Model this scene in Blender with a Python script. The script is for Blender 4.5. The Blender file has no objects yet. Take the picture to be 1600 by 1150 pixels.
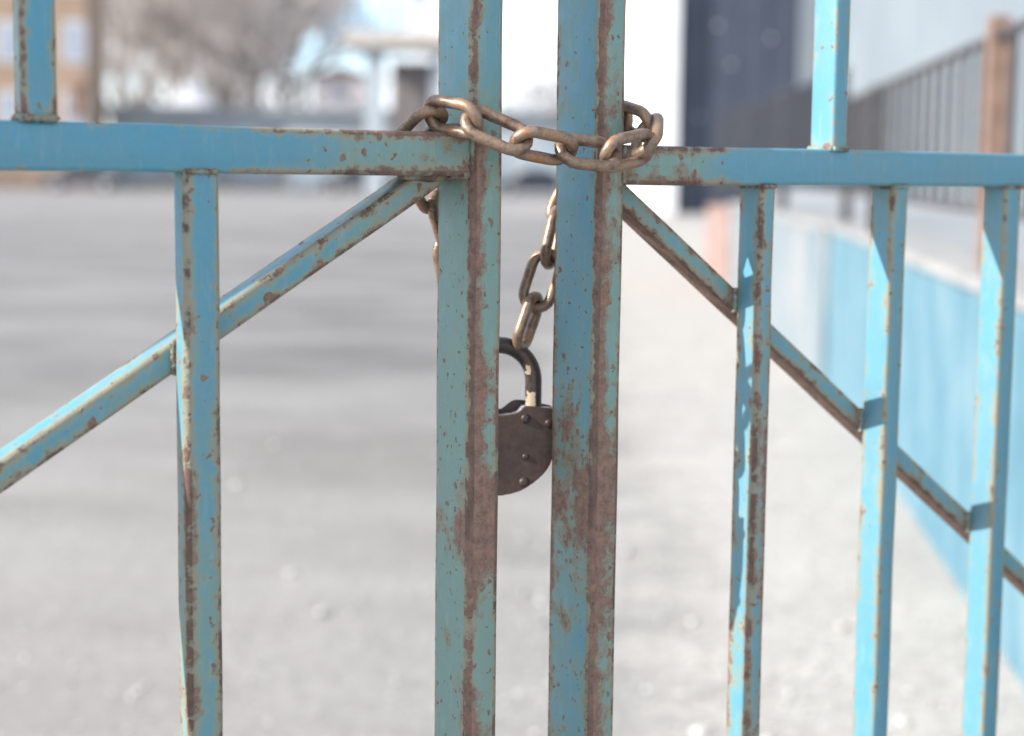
import bpy, bmesh, math, random
from math import radians, sin, cos, tan, pi, sqrt, atan2
from mathutils import Vector, Matrix, noise as mnoise
random.seed(7)
scene = bpy.context.scene
C = scene.collection

# ------------------------------------------------------------------ camera
F = 2700.0                       # focal length in photograph pixels (1600 wide)
CX, CY = 800.0, 575.0
EYE = Vector((0, 0, 1.5))
PITCH = math.atan(312.0 / F)
ROLL = 0.0114
fwd = Vector((0, cos(PITCH), -sin(PITCH)))
r0 = Vector((1, 0, 0)); u0 = Vector((0, sin(PITCH), cos(PITCH)))
right = cos(ROLL) * r0 + sin(ROLL) * u0
up = cos(ROLL) * u0 - sin(ROLL) * r0
cam_d = bpy.data.cameras.new('camera')
cam_d.sensor_width = 36.0
cam_d.lens = F / 1600.0 * 36.0
cam_d.clip_start = 0.05; cam_d.clip_end = 6000
cam_d.dof.use_dof = True
cam_d.dof.focus_distance = 1.60
cam_d.dof.aperture_fstop = 3.1
cam_d.dof.aperture_blades = 0
cam = bpy.data.objects.new('camera', cam_d)
m = Matrix((right, up, -fwd)).transposed().to_4x4()
m.translation = EYE
cam.matrix_world = m
C.objects.link(cam); scene.camera = cam

def ray(px, py):
    return (fwd + right * ((px - CX) / F) + up * ((CY - py) / F))
# ------------------------------------------------------------------ light
SUN = Vector((-1.638, -0.584, 1.0)).normalized()     # towards the sun: from the left, a little from behind the viewer
elev = math.asin(SUN.z); az = atan2(SUN.x, SUN.y)
w = bpy.data.worlds.new('World'); scene.world = w; w.use_nodes = True
nt = w.node_tree; nt.nodes.clear()
out = nt.nodes.new('ShaderNodeOutputWorld')
sky = nt.nodes.new('ShaderNodeTexSky'); sky.sky_type = 'NISHITA'; sky.sun_disc = False
sky.sun_elevation = elev; sky.sun_rotation = az
sky.air_density = 0.8; sky.dust_density = 0.2; sky.ozone_density = 3.0
bgn = nt.nodes.new('ShaderNodeBackground'); bgn.inputs['Strength'].default_value = 0.15
tc = nt.nodes.new('ShaderNodeTexCoord')
mp = nt.nodes.new('ShaderNodeMapping'); mp.inputs['Scale'].default_value = (3.0, 3.0, 8.0)
mp.inputs['Location'].default_value = (0.35, 0.0, 0.0)
cn = nt.nodes.new('ShaderNodeTexNoise'); cn.inputs['Scale'].default_value = 1.6
cn.inputs['Detail'].default_value = 6; cn.inputs['Roughness'].default_value = 0.55
cr = nt.nodes.new('ShaderNodeValToRGB')
cr.color_ramp.elements[0].position = 0.40; cr.color_ramp.elements[0].color = (0, 0, 0, 1)
cr.color_ramp.elements[1].position = 0.58; cr.color_ramp.elements[1].color = (1, 1, 1, 1)
mx = nt.nodes.new('ShaderNodeMix'); mx.data_type = 'RGBA'
mx.inputs[7].default_value = (5.6, 5.8, 6.1, 1)
nt.links.new(tc.outputs['Generated'], mp.inputs['Vector'])
nt.links.new(mp.outputs['Vector'], cn.inputs['Vector'])
nt.links.new(cn.outputs['Fac'], cr.inputs['Fac'])
gd = ray(515, 60).normalized()
vm = nt.nodes.new('ShaderNodeVectorMath'); vm.operation = 'SUBTRACT'; vm.inputs[1].default_value = gd
vs2 = nt.nodes.new('ShaderNodeVectorMath'); vs2.operation = 'MULTIPLY'; vs2.inputs[1].default_value = (1.0, 1.0, 1.2)
vl = nt.nodes.new('ShaderNodeVectorMath'); vl.operation = 'LENGTH'
n2_ = nt.nodes.new('ShaderNodeTexNoise'); n2_.inputs['Scale'].default_value = 26; n2_.inputs['Detail'].default_value = 4
ma = nt.nodes.new('ShaderNodeMath'); ma.operation = 'MULTIPLY_ADD'; ma.inputs[1].default_value = 0.05
mr = nt.nodes.new('ShaderNodeMapRange'); mr.interpolation_type = 'SMOOTHSTEP'; mr.inputs[1].default_value = 0.045; mr.inputs[2].default_value = 0.085
mm = nt.nodes.new('ShaderNodeMath'); mm.operation = 'MULTIPLY'
nt.links.new(tc.outputs['Generated'], vm.inputs[0]); nt.links.new(vm.outputs[0], vs2.inputs[0]); nt.links.new(vs2.outputs[0], vl.inputs[0])
nt.links.new(tc.outputs['Generated'], n2_.inputs['Vector']); nt.links.new(n2_.outputs['Fac'], ma.inputs[0]); nt.links.new(vl.outputs['Value'], ma.inputs[2])
nt.links.new(ma.outputs[0], mr.inputs[0]); nt.links.new(cr.outputs['Color'], mm.inputs[0]); nt.links.new(mr.outputs[0], mm.inputs[1])
nt.links.new(mm.outputs[0], mx.inputs[0])
nt.links.new(sky.outputs['Color'], mx.inputs[6])
nt.links.new(mx.outputs[2], bgn.inputs['Color'])
nt.links.new(bgn.outputs['Background'], out.inputs['Surface'])
sd = bpy.data.lights.new('sun', 'SUN'); sd.energy = 4.6; sd.angle = radians(0.53); sd.color = (1.0, 0.95, 0.88)
so = bpy.data.objects.new('sun', sd); so.rotation_euler = (-SUN).to_track_quat('-Z', 'Y').to_euler(); so.location = (-6, -3, 8)
C.objects.link(so)

vs = scene.view_settings
vs.view_transform = 'Standard'; vs.look = 'None'; vs.gamma = 1; vs.use_curve_mapping = False
vs.exposure = 0.98
scene.cycles.use_denoising = True
scene.cycles.max_bounces = 6

# ------------------------------------------------------------------ helpers
def at(px, py, Y):               # the point on a pixel's line of sight at a distance Y ahead
    d = ray(px, py); return EYE + d * (Y / d.y)
def ground_at(px, py):
    d = ray(px, py); return EYE + d * (-EYE.z / d.z)

def tag(o, label=None, cat=None, group=None, kind=None):
    if label: o['label'] = label
    if cat: o['category'] = cat
    if group: o['group'] = group
    if kind: o['kind'] = kind
    return o
def empty(name, loc=(0, 0, 0), rz=0.0):
    o = bpy.data.objects.new(name, None); C.objects.link(o)
    o.location = loc; o.rotation_euler = (0, 0, rz); o.empty_display_size = 0.1
    return o
def obj(name, me, mat, parent=None, smooth=False):
    if isinstance(me, bmesh.types.BMesh):
        bm = me; me = bpy.data.meshes.new(name); bm.to_mesh(me); bm.free()
    if mat and not me.materials: me.materials.append(mat)
    if smooth:
        for p in me.polygons: p.use_smooth = True
    o = bpy.data.objects.new(name, me); C.objects.link(o)
    if parent: o.parent = parent
    return o
def box(bm, x0, x1, y0, y1, z0, z1):
    v = [bm.verts.new(p) for p in ((x0,y0,z0),(x1,y0,z0),(x1,y1,z0),(x0,y1,z0),(x0,y0,z1),(x1,y0,z1),(x1,y1,z1),(x0,y1,z1))]
    for f in ((0,3,2,1),(4,5,6,7),(0,1,5,4),(1,2,6,5),(2,3,7,6),(3,0,4,7)): bm.faces.new([v[i] for i in f])
def boxm(x0, x1, y0, y1, z0, z1, bev=0):
    bm = bmesh.new(); box(bm, x0, x1, y0, y1, z0, z1)
    if bev: bmesh.ops.bevel(bm, geom=bm.edges[:], offset=bev, segments=2, profile=0.5, affect='EDGES')
    return bm
def tube_path(bm, pts, rads, seg=8, closed=False):
    n = len(pts); rings = []
    prev = None
    for i, p in enumerate(pts):
        if closed: t = (pts[(i+1) % n] - pts[i-1]).normalized()
        else: t = (pts[min(i+1, n-1)] - pts[max(i-1, 0)]).normalized()
        if prev is None:
            a = t.orthogonal().normalized()
        else:
            a = prev - t * prev.dot(t)
            a = a.normalized() if a.length > 1e-6 else t.orthogonal().normalized()
        prev = a; b = t.cross(a)
        r = rads[i] if isinstance(rads, (list, tuple)) else rads
        rings.append([bm.verts.new(p + (a * cos(2*pi*k/seg) + b * sin(2*pi*k/seg)) * r) for k in range(seg)])
    m_ = n if closed else n - 1
    for i in range(m_):
        A, B = rings[i], rings[(i+1) % n]
        off = 0
        if closed and i == n - 1:            # match the twist on the closing ring
            best = 1e9
            for s in range(seg):
                dd = sum((A[k].co - B[(k+s) % seg].co).length for k in range(seg))
                if dd < best: best = dd; off = s
        for k in range(seg):
            bm.faces.new((A[k], A[(k+1) % seg], B[(k+1+off) % seg], B[(k+off) % seg]))
    if not closed:
        bm.faces.new(list(reversed(rings[0]))); bm.faces.new(rings[-1])

# ------------------------------------------------------------------ materials
def newmat(name):
    m = bpy.data.materials.new(name); m.use_nodes = True
    return m, m.node_tree, m.node_tree.nodes['Principled BSDF']
class N:
    """tiny node-writing helper"""
    def __init__(s, nt): s.t = nt
    def n(s, typ, **kw):
        x = s.t.nodes.new(typ)
        for k, v in kw.items(): setattr(x, k, v)
        return x
    def l(s, a, b): s.t.links.new(a, b)
    def math(s, op, a, b=None, c=None, clamp=False):
        x = s.n('ShaderNodeMath', operation=op); x.use_clamp = clamp
        for i, v in enumerate((a, b, c)):
            if v is None: continue
            if isinstance(v, (int, float)): x.inputs[i].default_value = v
            else: s.l(v, x.inputs[i])
        return x.outputs[0]
    def mapr(s, v, a, b, c=0.0, d=1.0, smooth=False):
        x = s.n('ShaderNodeMapRange'); x.clamp = True
        if smooth: x.interpolation_type = 'SMOOTHSTEP'
        s.l(v, x.inputs[0])
        for i, q in enumerate((a, b, c, d)): x.inputs[i+1].default_value = q
        return x.outputs[0]
    def noise(s, vec, scale, detail=5, rough=0.55, dist=0.0):
        x = s.n('ShaderNodeTexNoise'); s.l(vec, x.inputs['Vector'])
        x.inputs['Scale'].default_value = scale; x.inputs['Detail'].default_value = detail
        x.inputs['Roughness'].default_value = rough; x.inputs['Distortion'].default_value = dist
        return x.outputs['Fac']
    def mix(s, f, a, b):
        x = s.n('ShaderNodeMix', data_type='RGBA')
        for i, v in ((0, f), (6, a), (7, b)):
            if isinstance(v, (int, float)): x.inputs[i].default_value = v
            elif isinstance(v, tuple): x.inputs[i].default_value = (*v, 1)
            else: s.l(v, x.inputs[i])
        return x.outputs[2]
    def ramp(s, v, stops):
        x = s.n('ShaderNodeValToRGB'); s.l(v, x.inputs[0]); e = x.color_ramp.elements
        while len(e) < len(stops): e.new(0.5)
        for i, (p, c) in enumerate(stops):
            e[i].position = p; e[i].color = (*c, 1)
        return x.outputs[0]
    def scale(s, vec, sc, loc=(0,0,0)):
        x = s.n('ShaderNodeMapping'); s.l(vec, x.inputs[0]); x.inputs['Scale'].default_value = sc
        x.inputs['Location'].default_value = loc; return x.outputs[0]
    def bump(s, h, strength, dist, bsdf, nrm=None):
        x = s.n('ShaderNodeBump'); x.inputs['Strength'].default_value = strength; x.inputs['Distance'].default_value = dist
        s.l(h, x.inputs['Height'])
        if nrm: s.l(nrm, x.inputs['Normal'])
        if bsdf: s.l(x.outputs[0], bsdf.inputs['Normal'])
        return x.outputs[0]

def painted_steel(name, blue, green):
    m, t, b = newmat(name); g = N(t)
    co = g.n('ShaderNodeTexCoord').outputs['Object']
    at_ = g.n('ShaderNodeAttribute', attribute_name='edge'); sep = g.n('ShaderNodeSeparateXYZ'); g.l(at_.outputs['Vector'], sep.inputs[0])
    s_, h_ = sep.outputs[0], sep.outputs[1]
    e = g.math('SUBTRACT', h_, g.math('ABSOLUTE', s_))                 # metres to the nearest arris
    rust = g.n('ShaderNodeAttribute', attribute_name='rust').outputs['Fac']
    fade = g.n('ShaderNodeAttribute', attribute_name='fade').outputs['Fac']
    arr = g.n('ShaderNodeAttribute', attribute_name='arris').outputs['Fac']
    n1 = g.noise(co, 42, 9, 0.66)
    n2 = g.noise(g.scale(co, (1, 1, 0.3)), 24, 5, 0.6, 0.6)
    n3 = g.noise(co, 330, 3, 0.6)
    ew = g.noise(co, 105, 6, 0.68)
    edge = g.mapr(g.math('SUBTRACT', e, g.math('MULTIPLY', g.math('SUBTRACT', ew, 0.5), 0.026)), 0.0105, -0.001, 0, 1)
    # blisters of rust with their own halo
    def spots(scale, thr, amt, loc):
        v = g.n('ShaderNodeTexVoronoi'); v.inputs['Scale'].default_value = scale; v.inputs['Randomness'].default_value = 1
        wob = g.n('ShaderNodeVectorMath', operation='ADD')
        nz = g.n('ShaderNodeTexNoise'); nz.inputs['Scale'].default_value = 120; g.l(co, nz.inputs['Vector'])
        sc = g.n('ShaderNodeVectorMath', operation='SCALE'); g.l(nz.outputs['Color'], sc.inputs[0]); sc.inputs['Scale'].default_value = 0.012
        g.l(g.scale(co, (1, 1, 0.8), loc), wob.inputs[0]); g.l(sc.outputs[0], wob.inputs[1]); g.l(wob.outputs[0], v.inputs['Vector'])
        sp = g.n('ShaderNodeSeparateColor'); g.l(v.outputs['Color'], sp.inputs[0])
        gate = g.mapr(sp.outputs[0], thr, thr + 0.05)
        size = g.math('MULTIPLY_ADD', sp.outputs[1], 0.25, 0.12)
        d = g.math('SUBTRACT', 1.0, g.math('DIVIDE', v.outputs['Distance'], size), clamp=True)
        return g.math('MULTIPLY', g.math('MULTIPLY', d, gate), amt)
    sp = g.math('ADD', spots(60, 0.55, 0.9, (0, 0, 0)), spots(130, 0.58, 0.8, (3, 1, 0)))
    spr = g.math('MULTIPLY', sp, g.mapr(rust, -0.1, 0.35, 0.55, 1.15))
    R = g.math('ADD', rust, g.math('MULTIPLY', g.math('SUBTRACT', n1, 0.5), 1.15))
    R = g.math('ADD', R, g.math('MULTIPLY', g.math('SUBTRACT', n2, 0.5), 0.9))
    gt_ = g.mapr(g.noise(co, 48, 6, 0.65), 0.40, 0.62, 0.25, 1.15)
    edge2 = g.math('MULTIPLY', g.mapr(e, 0.013, 0.0, 0, 0.30), g.mapr(arr, 0.15, 0.45))
    R = g.math('ADD', R, g.math('MULTIPLY', g.math('MULTIPLY', edge, arr), gt_))
    R = g.math('ADD', R, spr)
    R = g.math('ADD', R, g.math('MULTIPLY', g.math('SUBTRACT', n3, 0.5), 0.16))
    # paint: fresh blue to washed sea green
    fn = g.math('ADD', fade, g.math('MULTIPLY', g.math('SUBTRACT', g.noise(g.scale(co, (1, 1, 0.55)), 14, 6, 0.62), 0.5), 1.3), clamp=True)
    Rh = g.math('ADD', R, edge2)
    halo = g.mapr(Rh, 0.14, 0.46)
    fn = g.math('ADD', fn, g.math('MULTIPLY', halo, 0.75), clamp=True)
    paint = g.mix(fn, blue, green)
    paint = g.mix(g.mapr(n3, 0.35, 0.75, 0, 0.22), paint, tuple(c * 0.62 for c in blue))
    paint = g.mix(g.mapr(g.noise(g.scale(co, (1, 1, 0.16)), 120, 4, 0.6, 0.5), 0.56, 0.8, 0, 0.16), paint, (0.55, 0.60, 0.56))
    dirt = g.noise(g.scale(co, (1, 1, 0.7)), 7, 7, 0.7)
    paint = g.mix(g.mapr(dirt, 0.40, 0.70, 0.05, 0.32), paint, (0.20, 0.205, 0.175))
    ochre = g.mix(n1, (0.23, 0.155, 0.085), (0.27, 0.225, 0.150))
    rn = g.noise(co, 95, 8, 0.72)
    rustc = g.ramp(rn, [(0.28, (0.055, 0.028, 0.021)), (0.43, (0.140, 0.074, 0.052)), (0.56, (0.225, 0.130, 0.095)), (0.68, (0.34, 0.135, 0.052))])
    rustc = g.mix(g.mapr(n3, 0.3, 0.7, 0, 0.45), rustc, (0.26, 0.180, 0.145))
    rustc = g.mix(g.math('MULTIPLY', g.mapr(e, 0.0012, 0.0, 0, 0.6), g.mapr(n2, 0.35, 0.6)), rustc, (0.045, 0.028, 0.024))
    c1 = g.mix(g.math('MULTIPLY', g.mapr(Rh, 0.33, 0.54, smooth=True), 0.75), paint, ochre)
    mask = g.mapr(R, 0.515, 0.585, smooth=True)
    col = g.mix(mask, c1, rustc)
    grime = g.mapr(g.noise(co, 55, 5, 0.7), 0.66, 0.72)
    col = g.mix(g.math('MULTIPLY', grime, g.mapr(rust, 0.1, 0.4, 0.0, 0.7)), col, (0.035, 0.04, 0.05))
    g.l(col, b.inputs['Base Color'])
    paint_r = g.mapr(n1, 0.3, 0.7, 0.38, 0.58)
    g.l(g.math('MULTIPLY_ADD', mask, 0.38, paint_r), b.inputs['Roughness'])
    b.inputs['Specular IOR Level'].default_value = 0.75
    hgt = g.math('ADD', g.math('MULTIPLY', mask, g.math('ADD', -0.35, g.math('MULTIPLY', rn, 1.3))), g.math('MULTIPLY', n3, 0.10))
    hgt = g.math('ADD', hgt, g.math('MULTIPLY', g.mapr(R, 0.42, 0.54), 0.5))
    hgt = g.math('ADD', hgt, g.math('MULTIPLY', g.noise(g.scale(co, (1, 1, 0.4)), 60, 3, 0.5), 0.35))
    g.bump(hgt, 0.9, 0.0015, b)
    return m
paint_left = painted_steel('weathered blue paint', (0.038, 0.238, 0.345), (0.140, 0.258, 0.222))
paint_right = painted_steel('worn blue paint', (0.072, 0.262, 0.362), (0.150, 0.272, 0.240))

def metal_mat(name, cols, metallic, r0_, r1_, sc=90, bumpd=0.0005, box_patches=None):
    m, t, b = newmat(name); g = N(t)
    co = g.n('ShaderNodeTexCoord').outputs['Object']
    a = g.noise(co, sc, 8, 0.68); c = g.noise(co, sc * 0.25, 4, 0.6); f = g.noise(co, sc * 6, 3, 0.6)
    v = g.math('ADD', g.math('MULTIPLY', a, 0.6), g.math('MULTIPLY', c, 0.4))
    col = g.ramp(v, cols)
    col = g.mix(g.mapr(f, 0.4, 0.7, 0, 0.35), col, cols[0][1])
    if box_patches:
        sx = g.n('ShaderNodeSeparateXYZ'); g.l(co, sx.inputs[0])
        for (x0, x1, z0, z1) in box_patches:
            nz = g.math('MULTIPLY', g.math('SUBTRACT', a, 0.5), 0.010)
            xx = g.math('ADD', sx.outputs[0], nz); zz = g.math('SUBTRACT', sx.outputs[2], nz)
            k = g.math('MULTIPLY', g.math('GREATER_THAN', xx, x0), g.math('LESS_THAN', xx, x1))
            k = g.math('MULTIPLY', k, g.math('MULTIPLY', g.math('GREATER_THAN', zz, z0), g.math('LESS_THAN', zz, z1)))
            k = g.math('MULTIPLY', k, g.math('LESS_THAN', sx.outputs[1], -0.001))
            col = g.mix(k, col, (0.50, 0.40, 0.29))
    g.l(col, b.inputs['Base Color'])
    b.inputs['Metallic'].default_value = metallic
    g.l(g.mapr(a, 0.3, 0.7, r0_, r1_), b.inputs['Roughness'])
    g.bump(g.math('ADD', a, g.math('MULTIPLY', f, 0.3)), 0.7, bumpd, b)
    return m
chain_mat = metal_mat('rusty chain steel', [(0.31, (0.070, 0.038, 0.028)), (0.42, (0.175, 0.108, 0.074)), (0.54, (0.285, 0.205, 0.148)), (0.66, (0.38, 0.17, 0.07))], 0.42, 0.28, 0.52, 75, 0.0009)
lock_mat = metal_mat('dark padlock steel', [(0.32, (0.036, 0.022, 0.019)), (0.5, (0.072, 0.047, 0.041)), (0.66, (0.115, 0.070, 0.052))], 0.30, 0.38, 0.62, 120, 0.0004)
shackle_mat = metal_mat('dark shackle steel', [(0.32, (0.035, 0.025, 0.024)), (0.5, (0.062, 0.045, 0.042)), (0.66, (0.095, 0.066, 0.055))], 0.35, 0.30, 0.5, 120, 0.0004,
                        box_patches=[(0.0285, 0.0372, -0.0260, -0.0105), (0.0270, 0.0315, 0.0075, 0.0160)])
core_mat = metal_mat('bare steel plate', [(0.3, (0.25, 0.24, 0.25)), (0.5, (0.5, 0.5, 0.52)), (0.7, (0.62, 0.62, 0.64))], 0.5, 0.3, 0.5)
rivet_mat = metal_mat('rivet steel', [(0.3, (0.035, 0.025, 0.022)), (0.5, (0.07, 0.050, 0.045)), (0.7, (0.12, 0.08, 0.06))], 0.4, 0.35, 0.6)

def simple(name, cols, scale=1.0, rough=0.85, detail=6, bumpd=0.0, stretch=(1, 1, 1), rr=0.6):
    m, t, b = newmat(name); g = N(t)
    co = g.scale(g.n('ShaderNodeTexCoord').outputs['Object'], stretch)
    a = g.noise(co, scale, detail, rr)
    k = len(cols); col = g.ramp(a, [(0.34 + 0.32 * i / max(1, k-1), c) for i, c in enumerate(cols)])
    g.l(col, b.inputs['Base Color']); b.inputs['Roughness'].default_value = rough
    if bumpd: g.bump(a, 0.8, bumpd, b)
    return m

# ------------------------------------------------------------------ ground
def ground_mat():
    m, t, b = newmat('pale dusty asphalt and concrete'); g = N(t)
    co = g.n('ShaderNodeTexCoord').outputs['Object']
    sp = g.n('ShaderNodeSeparateXYZ'); g.l(co, sp.inputs[0])
    big = g.noise(g.scale(co, (0.30, 0.62, 1)), 1.0, 6, 0.62, 0.4)
    mid = g.noise(co, 2.2, 7, 0.65); fine = g.noise(co, 38, 5, 0.7)
    mid2 = g.noise(co, 17, 6, 0.75)
    asphalt = g.mix(g.mapr(big, 0.38, 0.62), (0.112, 0.107, 0.104), (0.240, 0.233, 0.228))  # asphalt tone; its dark patches also stand in for tree-shadow streaks
    dust = g.mix(g.mapr(mid, 0.25, 0.75), (0.385, 0.358, 0.325), (0.54, 0.505, 0.462))
    xx = g.math('ADD', g.math('SUBTRACT', sp.outputs[0], g.math('MULTIPLY', sp.outputs[1], 0.035)), g.math('MULTIPLY', g.math('SUBTRACT', mid, 0.5), 1.6))
    side = g.mapr(xx, -0.5, 0.75, 0, 1, True)
    near = g.mapr(sp.outputs[1], 15.0, 4.5, 0, 0.42, True)
    k = g.math('MAXIMUM', side, near)
    col = g.mix(k, asphalt, dust)
    far = g.mapr(sp.outputs[1], 40, 62, 0, 0.45)
    col = g.mix(far, col, (0.26, 0.25, 0.24))
    col = g.mix(g.mapr(mid2, 0.38, 0.55, 0.40, 0.0), col, (0.13, 0.125, 0.12))
    col = g.mix(g.mapr(mid2, 0.60, 0.70, 0.0, 0.35), col, (0.46, 0.435, 0.405))
    col = g.mix(g.mapr(fine, 0.3, 0.7, 0, 0.35), col, (0.14, 0.135, 0.13))
    g.l(col, b.inputs['Base Color']); b.inputs['Roughness'].default_value = 0.9
    g.bump(g.math('ADD', mid, g.math('MULTIPLY', fine, 0.5)), 0.6, 0.02, b)
    return m
bm = bmesh.new()
def gz(x, y): return 0.018 * mnoise.noise(Vector((x * 0.5, y * 0.5, 0))) if 2.5 < y < 28 and abs(x) < 14 else 0
xs = [-3000, -600, -120, -40] + [-20 + i * 0.8 for i in range(51)] + [40, 120, 600, 3000]
ys = [-60, -10, 0] + [1.5 + i * 0.7 for i in range(60)] + [60, 90, 130, 400, 1200, 4000]
grid = [[bm.verts.new((x, y, gz(x, y) - 0.0)) for x in xs] for y in ys]
for j in range(len(ys)-1):
    for i in range(len(xs)-1): bm.faces.new((grid[j][i], grid[j][i+1], grid[j+1][i+1], grid[j+1][i]))
go = obj('ground', bm, ground_mat(), smooth=True); tag(go, kind='structure')

# loose pale stones lying on the ground
bm = bmesh.new()
for i in range(6500):
    y = 3.6 + 16 * random.random() ** 1.6; x = random.uniform(-0.33, 0.38) * (y + 1)
    if x < -0.2 + 0.02*y and random.random() < 0.78: continue
    if x > 0.98 + 0.1 * y: continue
    s = random.uniform(0.004, 0.011) if random.random() < 0.96 else random.uniform(0.012, 0.026)
    mt = Matrix.Translation((x, y, gz(x, y) + s * 0.35)) @ Matrix.Rotation(random.uniform(0, 6), 4, 'Z') @ Matrix.Diagonal((s, s * random.uniform(0.6, 1), s * 0.6, 1))
    r = bmesh.ops.create_icosphere(bm, subdivisions=1, radius=1, matrix=mt)
    for v in r['verts']: v.co += Vector((random.uniform(-1, 1), random.uniform(-1, 1), random.uniform(-1, 1))) * s * 0.16
st = obj('loose_stones', bm, simple('pale stone', [(0.22, 0.21, 0.20), (0.46, 0.44, 0.42), (0.62, 0.60, 0.57)], 14)); tag(st, 'scatter of small pale stones on the dusty ground', 'stones', kind='stuff')

# ------------------------------------------------------------------ gate tubes
def tube(name, parent, mat, p0, p1, wdir, w_, d_, rad=0.0035, rustf=None, fadef=None, arris=0.55, step=0.02, wob=0.0):
    """rounded rectangular tube from p0 to p1 (centre line); w_ across wdir, d_ across the other axis"""
    p0 = Vector(p0); p1 = Vector(p1); ax = (p1 - p0); L = ax.length; ax.normalize()
    U = Vector(wdir); U = (U - ax * U.dot(ax)).normalized(); V = ax.cross(U)
    prof = []                                     # (u, v) round the section, flats split in 3
    hw, hd = w_/2, d_/2; K = 3
    corners = [(hw-rad, hd-rad, 0), (-hw+rad, hd-rad, 90), (-hw+rad, -hd+rad, 180), (hw-rad, -hd+rad, 270)]
    for (cx, cy, a0) in corners:
        for k in range(K+1):
            a = radians(a0 + 90*k/K); prof.append((cx + rad*cos(a), cy + rad*sin(a)))
    n = len(prof); M = max(2, int(L/step))
    verts = []; faces = []; edat = []
    for i in range(M+1):
        c = p0 + ax * (L*i/M)
        q = c * 9.0
        off = U * (mnoise.noise(q) * wob) + V * (mnoise.noise(q + Vector((5, 5, 5))) * wob)
        for (u, v) in prof: verts.append(c + U*u + V*v + off)
    for i in range(M):
        for k in range(n):
            k2 = (k+1) % n
            faces.append((i*n+k, i*n+k2, (i+1)*n+k2, (i+1)*n+k))
            if (k % (K+1)) == K:                  # a flat face
                flat = hw if (k // (K+1)) in (0, 2) else hd
                h = flat
                edat += [(-h+rad, h), (h-rad, h), (h-rad, h), (-h+rad, h)]
            else: edat += [(0.01, 0.01)]*4
    faces.append(tuple(reversed(range(n)))); edat += [(0.01, 0.01)]*n
    faces.append(tuple(M*n + k for k in range(n))); edat += [(0.01, 0.01)]*n
    me = bpy.data.meshes.new(name); me.from_pydata(verts, [], faces)
    ea = me.attributes.new('edge', 'FLOAT_VECTOR', 'CORNER')
    flatd = []
    for s, h in edat: flatd += [s, h, 0.0]
    ea.data.foreach_set('vector', flatd)
    ra = me.attributes.new('rust', 'FLOAT', 'POINT'); fa = me.attributes.new('fade', 'FLOAT', 'POINT'); aa = me.attributes.new('arris', 'FLOAT', 'POINT')
    ra.data.foreach_set('value', [rustf(v) if rustf else 0.0 for v in verts])
    fa.data.foreach_set('value', [fadef(v) if fadef else 0.0 for v in verts])
    aa.data.foreach_set('value', [arris(v) if callable(arris) else arris for v in verts])
    me.update()
    for p in me.polygons: p.use_smooth = (len(p.vertices) == 4)
    o = obj(name, me, mat, parent)
    try: me.set_sharp_from_angle(angle=radians(40))
    except Exception: pass
    return o

def smooth(a, b, x):
    t = max(0.0, min(1.0, (x-a)/(b-a))); return t*t*(3-2*t)

class Leaf:
    def __init__(s, arris_px, depth, ang):
        p = at(arris_px, 500, depth)
        # stand the corner of the meeting post plumb under that point
        s.o = Vector((p.x, p.y, 0)); s.a = ang
        s.r = Vector((cos(ang), sin(ang), 0)); s.b = Vector((-sin(ang), cos(ang), 0))
    def hit(s, px, py, off=0.0):
        d = ray(px, py); q = s.o + s.b*off
        t = (q - EYE).dot(s.b) / d.dot(s.b)
        P = EYE + d*t - s.o
        return P.dot(s.r), P.z
    def world(s, x, y, z): return s.o + s.r*x + s.b*y + Vector((0, 0, z))

LL = Leaf(734, 1.580, radians(32))
RL = Leaf(930, 1.640, radians(37))
PD = 0.060                                       # depth of the frame tubes
TOP, BOT, REACH = 2.20, 0.14, 1.62

def weld(parent, p, r, mat, seed):
    bm = bmesh.new(); rnd = random.Random(seed)
    bmesh.ops.create_icosphere(bm, subdivisions=2, radius=1)
    for v in bm.verts:
        v.co = Vector((v.co.x*r[0], v.co.y*r[1], v.co.z*r[2])) * (1 + 0.25*mnoise.noise(v.co*2.5 + Vector((seed, 0, 0)))) + Vector(p)
    me_ = bpy.data.meshes.new('weld_bead'); bm.to_mesh(me_); bm.free()
    for nm, val in (('rust', 0.62), ('fade', 0.8), ('arris', 0.0)):
        a = me_.attributes.new(nm, 'FLOAT', 'POINT'); a.data.foreach_set('value', [val]*len(me_.vertices))
    return obj('weld_bead', me_, mat, parent, smooth=True)

def weld_line(parent, p, q, r, mat, seed):
    p = Vector(p); q = Vector(q); n = max(4, int((q-p).length/0.0022)); bm = bmesh.new()
    pts = [p.lerp(q, i/n) + Vector((mnoise.noise(Vector((i*0.7, seed, 0))), mnoise.noise(Vector((i*0.7, seed, 5))), 0))*r*0.5 for i in range(n+1)]
    tube_path(bm, pts, [r*(0.75+0.45*abs(sin(i*1.1+seed)) + 0.3*mnoise.noise(Vector((i*0.5, seed, 9)))) for i in range(n+1)], 8)
    me_ = bpy.data.meshes.new('weld_seam'); bm.to_mesh(me_); bm.free()
    for nm, val in (('rust', 0.50), ('fade', 0.8), ('arris', 0.0)):
        a = me_.attributes.new(nm, 'FLOAT', 'POINT'); a.data.foreach_set('value', [val]*len(me_.vertices))
    return obj('weld_seam', me_, mat, parent, smooth=True)

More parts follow.
